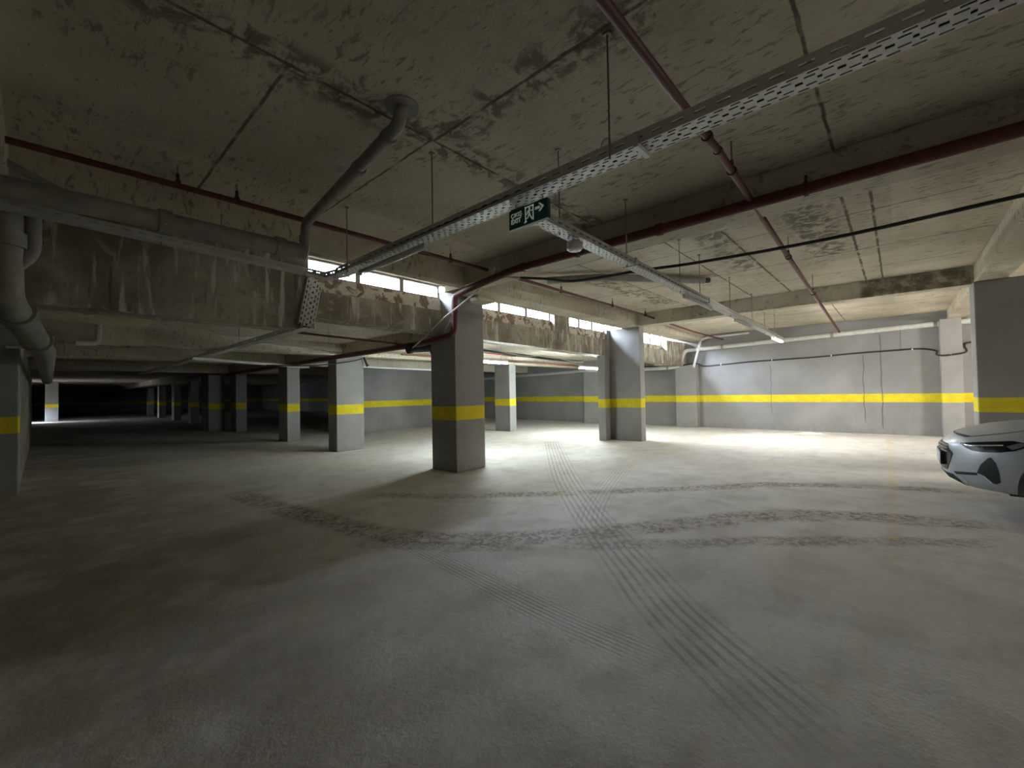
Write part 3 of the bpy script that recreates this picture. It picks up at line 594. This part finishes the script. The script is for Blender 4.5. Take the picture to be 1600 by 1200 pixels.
# ------------------------------------------------------------------ car
def build_car():
    XC, YN = 7.98, -.40                  # centre line, nose; the car points along +y
    o = thing('car', (XC, YN-2.6, 0), 'silver sedan parked at the right edge, only its nose in view', 'car')
    # stations: distance behind the nose -> half section (u, z) from the underside centre up to the top centre
    def sec(zb, wb, wl, wm, wt, zl, zm, zs, zt, tw):  # bottom, lower body, belt, shoulder, top
        return [(0, zb), (wb*.6, zb), (wb, zb+.01), (wl, zl), (wm, (zl+zm)/2), (wm, zm), (wt, zs), (tw, zs+(zt-zs)*.72), (tw*.5, zt-.012), (0, zt)]
    ST = [(0.00, sec(.42, .10, .16, .20, .18, .47, .62, .70, .745, .10)),
          (0.015, sec(.38, .20, .27, .31, .28, .44, .64, .72, .765, .18)),
          (0.05, sec(.33, .32, .42, .46, .42, .41, .66, .755, .805, .28)),
          (0.13, sec(.285, .46, .57, .61, .56, .39, .68, .81, .885, .38)),
          (0.22, sec(.262, .58, .70, .745, .685, .38, .69, .845, .935, .46)),
          (0.36, sec(.248, .70, .83, .87, .80, .37, .70, .875, .985, .53)),
          (0.55, sec(.24, .80, .93, .965, .89, .365, .71, .90, 1.03, .60)),
          (0.80, sec(.235, .87, 1.0, 1.03, .95, .36, .73, .93, 1.065, .65)),
          (1.10, sec(.23, .90, 1.03, 1.05, .985, .36, .76, .96, 1.09, .70)),
          (1.50, sec(.23, .90, 1.03, 1.05, .985, .36, .80, 1.00, 1.12, .72)),
          (1.75, sec(.23, .90, 1.03, 1.05, .98, .36, .84, 1.06, 1.17, .70)),
          (2.45, sec(.23, .90, 1.03, 1.05, .95, .36, .90, 1.12, 1.58, .66)),
          (3.00, sec(.23, .90, 1.03, 1.05, .95, .36, .92, 1.13, 1.65, .66)),
          (3.60, sec(.23, .90, 1.03, 1.05, .95, .36, .94, 1.14, 1.60, .64)),
          (4.40, sec(.23, .90, 1.03, 1.05, .97, .36, .96, 1.15, 1.32, .66)),
          (4.85, sec(.25, .86, .99, 1.02, .94, .38, .96, 1.14, 1.22, .70)),
          (5.15, sec(.28, .78, .92, .96, .88, .42, .94, 1.10, 1.17, .66)),
          (5.28, sec(.36, .62, .78, .82, .74, .48, .84, 1.00, 1.08, .52))]
    n = len(ST[0][1]); mb = MB()
    for yb, h in ST:
        ring = [(XC-u, YN-yb, z) for u, z in h] + [(XC+u, YN-yb, z) for u, z in h[-2:0:-1]]
        mb.v += [Vector(p) for p in ring]
    m = 2*n-2
    for i in range(len(ST)-1):
        for k in range(m): mb.f.append((i*m+k, i*m+(k+1) % m, (i+1)*m+(k+1) % m, (i+1)*m+k))
    for i in (0, len(ST)-1):              # end caps as strips across the section
        for k in range(0, n-1):
            a, b = i*m+k, i*m+k+1; a2, b2 = i*m+(m-k) % m, i*m+(m-k-1) % m
            f = []
            for q in (a, b, b2, a2):
                if q not in f: f.append(q)
            mb.f.append(tuple(f) if i else tuple(f[::-1]))
    tmp = mb.build('body_tmp', M['paint'], o); ss = tmp.modifiers.new('s', 'SUBSURF'); ss.levels = 3; ss.render_levels = 3
    bpy.context.view_layer.update(); dg = bpy.context.evaluated_depsgraph_get()
    me0 = bpy.data.meshes.new_from_object(tmp.evaluated_get(dg)); o0 = Vector(o['o'])
    bvh = BVHTree.FromPolygons([v.co+o0 for v in me0.vertices], [tuple(p.vertices) for p in me0.polygons])
    # wheel arches
    WY = [YN-.975, YN-4.12]; WZ, WR = .375, .375; cut = MB()
    cutters = []
    for wy in WY:
        c = MB(); c.tube([(XC-1.3, wy, WZ), (XC-.72, wy, WZ)], .445, 40); c.tube([(XC+.72, wy, WZ), (XC+1.3, wy, WZ)], .445, 40)
        cutters.append(c.build('cut_tmp', M['trimblack'], o))
    for c in cutters:
        b = tmp.modifiers.new('b', 'BOOLEAN'); b.operation = 'DIFFERENCE'; b.object = c; b.solver = 'EXACT'
    bpy.context.view_layer.update(); dg = bpy.context.evaluated_depsgraph_get()
    me1 = bpy.data.meshes.new_from_object(tmp.evaluated_get(dg)); me1.materials.clear(); me1.materials.append(M['paint'])
    for q in me1.polygons: q.use_smooth = True; q.material_index = 0
    try: me1.set_sharp_from_angle(angle=math.radians(50))
    except Exception: pass
    for q in cutters+[tmp]: bpy.data.objects.remove(q)
    body = bpy.data.objects.new('body', me1); C.objects.link(body); body.parent = o; body['o'] = tuple(o0)
    # panels laid on the body surface: outline -> dense fill -> cast on to the body -> thickness
    def fill(poly, step):
        bm = bmesh.new(); pts = []
        for a, b in zip(poly, poly[1:]+poly[:1]):
            k = max(1, int(math.hypot(b[0]-a[0], b[1]-a[1])/step)); pts += [(a[0]+(b[0]-a[0])*i/k, a[1]+(b[1]-a[1])*i/k) for i in range(k)]
        vs = [bm.verts.new((x, y, 0)) for x, y in pts]; bm.faces.new(vs)
        bmesh.ops.triangulate(bm, faces=bm.faces)
        for _ in range(6):
            L = [e for e in bm.edges if e.calc_length() > step*1.7 and not e.is_boundary]
            if not L: break
            bmesh.ops.subdivide_edges(bm, edges=L, cuts=1, use_grid_fill=False); bmesh.ops.triangulate(bm, faces=[f for f in bm.faces if len(f.verts) > 3])
        bm.verts.index_update(); out = ([(v.co.x, v.co.y) for v in bm.verts], [tuple(v.index for v in f.verts) for f in bm.faces]); bm.free(); return out
    def lay(name, poly, mat, cast, lift=.006, th=.012, step=.03, mirror=True, parent=None):
        vs, fs = fill(poly, step); pos = []; nor = []; good = []
        for q in vs:
            og, d = cast(*q); hit = bvh.ray_cast(og, d)
            good.append(hit[0] is not None); h = hit[0] if hit[0] is not None else og; nn = hit[1] if hit[0] is not None else -d
            if nn.dot(d) > 0: nn = -nn
            pos.append(h); nor.append(nn)
        fs = [f for f in fs if all(good[i] for i in f)]
        if not fs: return None
        made = None
        for s in (1, -1) if mirror else (1,):
            mb = MB()
            top = [Vector((XC+(p.x-XC)*s, p.y, p.z))+Vector((nv.x*s, nv.y, nv.z))*lift for p, nv in zip(pos, nor)]
            base = [Vector((XC+(p.x-XC)*s, p.y, p.z))-Vector((nv.x*s, nv.y, nv.z))*th for p, nv in zip(pos, nor)]
            ed = {}
            for f in fs:
                for i in range(len(f)):
                    e = (f[i], f[(i+1) % len(f)]); ed[tuple(sorted(e))] = ed.get(tuple(sorted(e)), 0)+1
            N = len(pos); bd = [e for e, c in ed.items() if c == 1]
            mb.add(top+base, fs+[tuple(i+N for i in f[::-1]) for f in fs]+[(a, b, b+N, a+N) for a, b in bd])
            m_ = mb.build(name, mat, (parent[0 if s == 1 else -1] if isinstance(parent, list) else parent) or o, smooth=True); made = (made or [])+[m_]
        return made if mirror else made[0]
    pix = lambda x, y: (EYE.copy(), ray(x, y).normalized())
    front = lambda u, z: (Vector((XC-u, YN+2, z)), Vector((0, -1, 0)))
    side = lambda y, z: (Vector((XC-4, YN-y, z)), Vector((1, 0, 0)))
    top = lambda u, y: (Vector((XC-u, YN-y, 4)), Vector((0, 0, -1)))
    return o, body, lay, dict(pix=pix, front=front, side=side, top=top), (XC, YN, WY, WZ, WR)
car, body, lay, cast, (XC, YN, WY, WZ, WR) = build_car()
def bezpoly(p, n=5): return [(q.x, q.y) for q in smooth_path([(x, y, 0) for x, y in p]+[(p[0][0], p[0][1], 0)], n)[:-1]]
PX = cast['pix']
lamp = lay('headlight', [(1500, 692.3), (1520, 691), (1560, 690), (1583, 689.3), (1598, 692), (1616, 697), (1600, 701), (1585, 705), (1562, 707.5), (1535, 706.5), (1520, 704.5), (1508, 699)], M['gloss'], PX, .004, .012, 2.5)
lay('light_strip', [(1502, 693.6), (1518, 695.6), (1568, 695.6), (1568, 697.6), (1517, 697.6)], M['chrome'], PX, .008, .0, 2.5, parent=lamp)
lay('lamp_lens', [(1573, 698), (1597, 692.6), (1606, 696.5), (1582, 704)], M['lamp'], PX, .007, .0, 2.5, parent=lamp)
gr = lay('grille', [(-.34, .765), (.34, .765), (.50, .66), (.46, .56), (.36, .44), (-.36, .44), (-.46, .56), (-.50, .66)], M['gloss'], cast['front'], .006, .012, .04, mirror=False)
for z in (.665, .705, .74):
    lay('grille_bar', [(-.40, z), (.40, z), (.40, z+.006), (-.40, z+.006)], M['alloy'], cast['front'], .012, .004, .05, mirror=False, parent=gr)
lay('lower_intake', [(-.44, .40), (.44, .40), (.50, .335), (.44, .275), (-.44, .275), (-.50, .335)], M['trimblack'], cast['front'], .006, .01, .04, mirror=False)
lay('fog_intake', [(1526.7, 738.7), (1532, 726.7), (1544, 716), (1548.7, 715), (1556, 724), (1560.7, 737), (1564, 754), (1557.3, 756.7), (1550.7, 754.7), (1536, 742.7)], M['trimblack'], PX, .004, .01, 2.5)
lay('bumper_strip', [(1490.7, 736), (1526.7, 738.7), (1527.3, 742.7), (1494.7, 740.7)], M['trimblack'], PX, .004, .01, 2.5)
lay('lip_trim', [(1500.2, 742.5), (1502, 742.5), (1513.5, 753), (1511.5, 753.6)], M['chrome'], PX, .008, .0, 2)
lay('lip_trim', [(1536.7, 743.5), (1538.5, 743.5), (1551.5, 754), (1549.5, 755)], M['chrome'], PX, .008, .0, 2)
lay('bonnet_gap', [(1490.7, 675), (1496, 678.2), (1508, 682.2), (1533, 680.3), (1573, 676.3), (1606, 672.5), (1606, 673.3), (1573, 677.2), (1533, 681.3), (1508, 683.2), (1495.6, 679.2), (1490, 676)], M['trimblack'], PX, .0015, .004, 2)
lay('windscreen', [(0, 1.62), (.62, 1.70), (.56, 2.36), (0, 2.42)], M['carglass'], cast['top'], .006, .01, .1)
lay('rear_window', [(0, 4.35), (.56, 4.28), (.5, 3.75), (0, 3.7)], M['carglass'], cast['top'], .006, .01, .1)
lay('side_window', [(1.95, 1.16), (2.5, 1.47), (2.95, 1.53), (2.95, 1.15)], M['carglass'], cast['side'], .006, .01, .08)
lay('side_window', [(3.03, 1.15), (3.03, 1.53), (3.5, 1.50), (4.0, 1.28), (4.0, 1.17)], M['carglass'], cast['side'], .006, .01, .08)
lay('tail_light', [(.45, 1.0), (.85, 1.02), (.85, .92), (.45, .9)], M['red'], lambda u, z: (Vector((XC-u, YN-9, z)), Vector((0, 1, 0))), .006, .01, .05)
lay('door_handle', [(2.75, .98), (2.95, .98), (2.95, 1.005), (2.75, 1.005)], M['chrome'], cast['side'], .02, .0, .05)
pl = MB().box(XC-.30, XC+.30, YN-.01, YN+.028, .515, .64).build('number_plate', M['plate'], car, bevel=.004)
MB().box(XC-.315, XC+.315, YN-.012, YN+.022, .495, .66).build('plate_frame', M['trimblack'], pl)
MB().tube([(XC, YN+.002, .70), (XC, YN+.022, .70)], [.05, .04], 20).build('badge', M['chrome'], car, smooth=True)
def wheel(x, y, s):
    prof = [(.20, -.09), (.25, -.11), (.35, -.115), (.375, -.085), (.375, .085), (.35, .115), (.25, .11), (.20, .09)]
    mb = MB(); n = 40
    vs = [(x+w*s, y+r*math.cos(2*PI*k/n), WZ+r*math.sin(2*PI*k/n)) for k in range(n) for r, w in prof]; m = len(prof)
    mb.add(vs, [(k*m+j, k*m+(j+1) % m, ((k+1) % n)*m+(j+1) % m, ((k+1) % n)*m+j) for k in range(n) for j in range(m)])
    wh = mb.build('wheel', M['tyre'], car, smooth=True)
    r = MB(); r.tube([(x+.07*s, y, WZ), (x+.1*s, y, WZ)], [.05, .04], 16); r.tube([(x-.05*s, y, WZ), (x-.04*s, y, WZ)], .235, 32)
    for k in range(5):
        a = 2*PI*k/5; d = Vector((0, math.cos(a), math.sin(a))); t = Vector((0, -math.sin(a), math.cos(a)))
        c = Vector((x+.085*s, y, WZ)); r.obox(c-t*.03+d*.03-Vector((.012, 0, 0)), d*.2, t*.06, (.024, 0, 0))
    r.build('rim', M['alloy'], wh)
for wy in WY:
    wheel(XC-.92, wy, -1); wheel(XC+.92, wy, 1)
for sx in (-1, 1):
    MB().tube([(XC+sx*1.03, YN-2.02, 1.16), (XC+sx*1.12, YN-2.0, 1.2), (XC+sx*1.26, YN-2.0, 1.2), (XC+sx*1.3, YN-2.0, 1.2)], [.02, .07, .07, .03], 14).build('wing_mirror', M['paint'], car, smooth=True)
MB().box(XC-.7, XC+.7, YN-5.0, YN-.5, .24, .34).build('underbody', M['trimblack'], car)

# ------------------------------------------------------------------ light
w = bpy.data.worlds.new('sky'); bpy.context.scene.world = w; w.use_nodes = True
bgd = w.node_tree.nodes['Background']; bgd.inputs[0].default_value = (.74, .83, 1.0, 1); bgd.inputs[1].default_value = 50.0
def light(name, kind, loc, energy, col, rot=None, **k):
    l = bpy.data.lights.new(name, kind); l.energy = energy; l.color = col
    for a, b in k.items(): setattr(l, a, b)
    o = bpy.data.objects.new(name, l); C.objects.link(o); o.location = loc
    if rot is not None: o.rotation_euler = rot
    return o
for i, (x0, x1, z0, z1) in enumerate([(2.70, 5.25, 3.36, 3.64), (6.01, 8.85, 3.32, 3.62), (9.53, 12.0, 3.28, 3.62), (12.06, 15.85, 3.15, 3.62)]):
    p = light('window_portal', 'AREA', ((x0+x1)/2, 6.90, (z0+z1)/2), 1, (1, 1, 1), (-PI/2, 0, 0), shape='RECTANGLE', size=x1-x0, size_y=z1-z0); p.data.cycles.is_portal = True
p = light('door_portal', 'AREA', (-1.62, 44.5, .4), 1, (1, 1, 1), (0, -PI/2, 0), shape='RECTANGLE', size=.8, size_y=2.6); p.data.cycles.is_portal = True
light('daylight', 'SUN', (0, 12, 12), 38, (.70, .81, 1.0), Vector((2.6, -1.05, -1.05)).to_track_quat('-Z', 'Y').to_euler(), angle=math.radians(26))
sun_dir = Vector((.316, -1, -.735)).normalized()
for q, e in ((Vector((16.75, 2.25, 0)), 130000), (Vector((14.17, 1.88, 0)), 110000)):
    o = light('sunbeam', 'SPOT', q-sun_dir*16, e, (1, .93, .86), sun_dir.to_track_quat('-Z', 'Y').to_euler(), spot_size=math.radians(1.7), spot_blend=.35, shadow_soft_size=.02)

# ------------------------------------------------------------------ camera, scale to metres, view
cd = bpy.data.cameras.new('camera'); cam = bpy.data.objects.new('camera', cd); C.objects.link(cam)
cd.sensor_width = 36; cd.lens = 36*FPX/1600; cd.clip_start = .05; cd.clip_end = 200
cam.matrix_world = Matrix(((CR.x, CU.x, -CF.x, 0), (CR.y, CU.y, -CF.y, 0), (CR.z, CU.z, -CF.z, 1.5), (0, 0, 0, 1)))
bpy.context.scene.camera = cam
done = set()
for o in C.objects:
    o.location = o.location*S
    if 'o' in o: del o['o']
    if o.type == 'MESH' and o.data.name not in done: done.add(o.data.name); o.data.transform(Matrix.Scale(S, 4)); o.data.update()
    if o.type == 'LIGHT' and o.data.type == 'AREA': o.data.size *= S; o.data.size_y *= S
sc = bpy.context.scene
sc.view_settings.view_transform = 'Standard'; sc.view_settings.look = 'None'; sc.view_settings.gamma = 1; sc.view_settings.use_curve_mapping = False
sc.view_settings.exposure = 0.0
sc.cycles.use_denoising = True; sc.cycles.max_bounces = 7; sc.cycles.diffuse_bounces = 5; sc.cycles.transparent_max_bounces = 12
sc.cycles.sample_clamp_indirect = 10
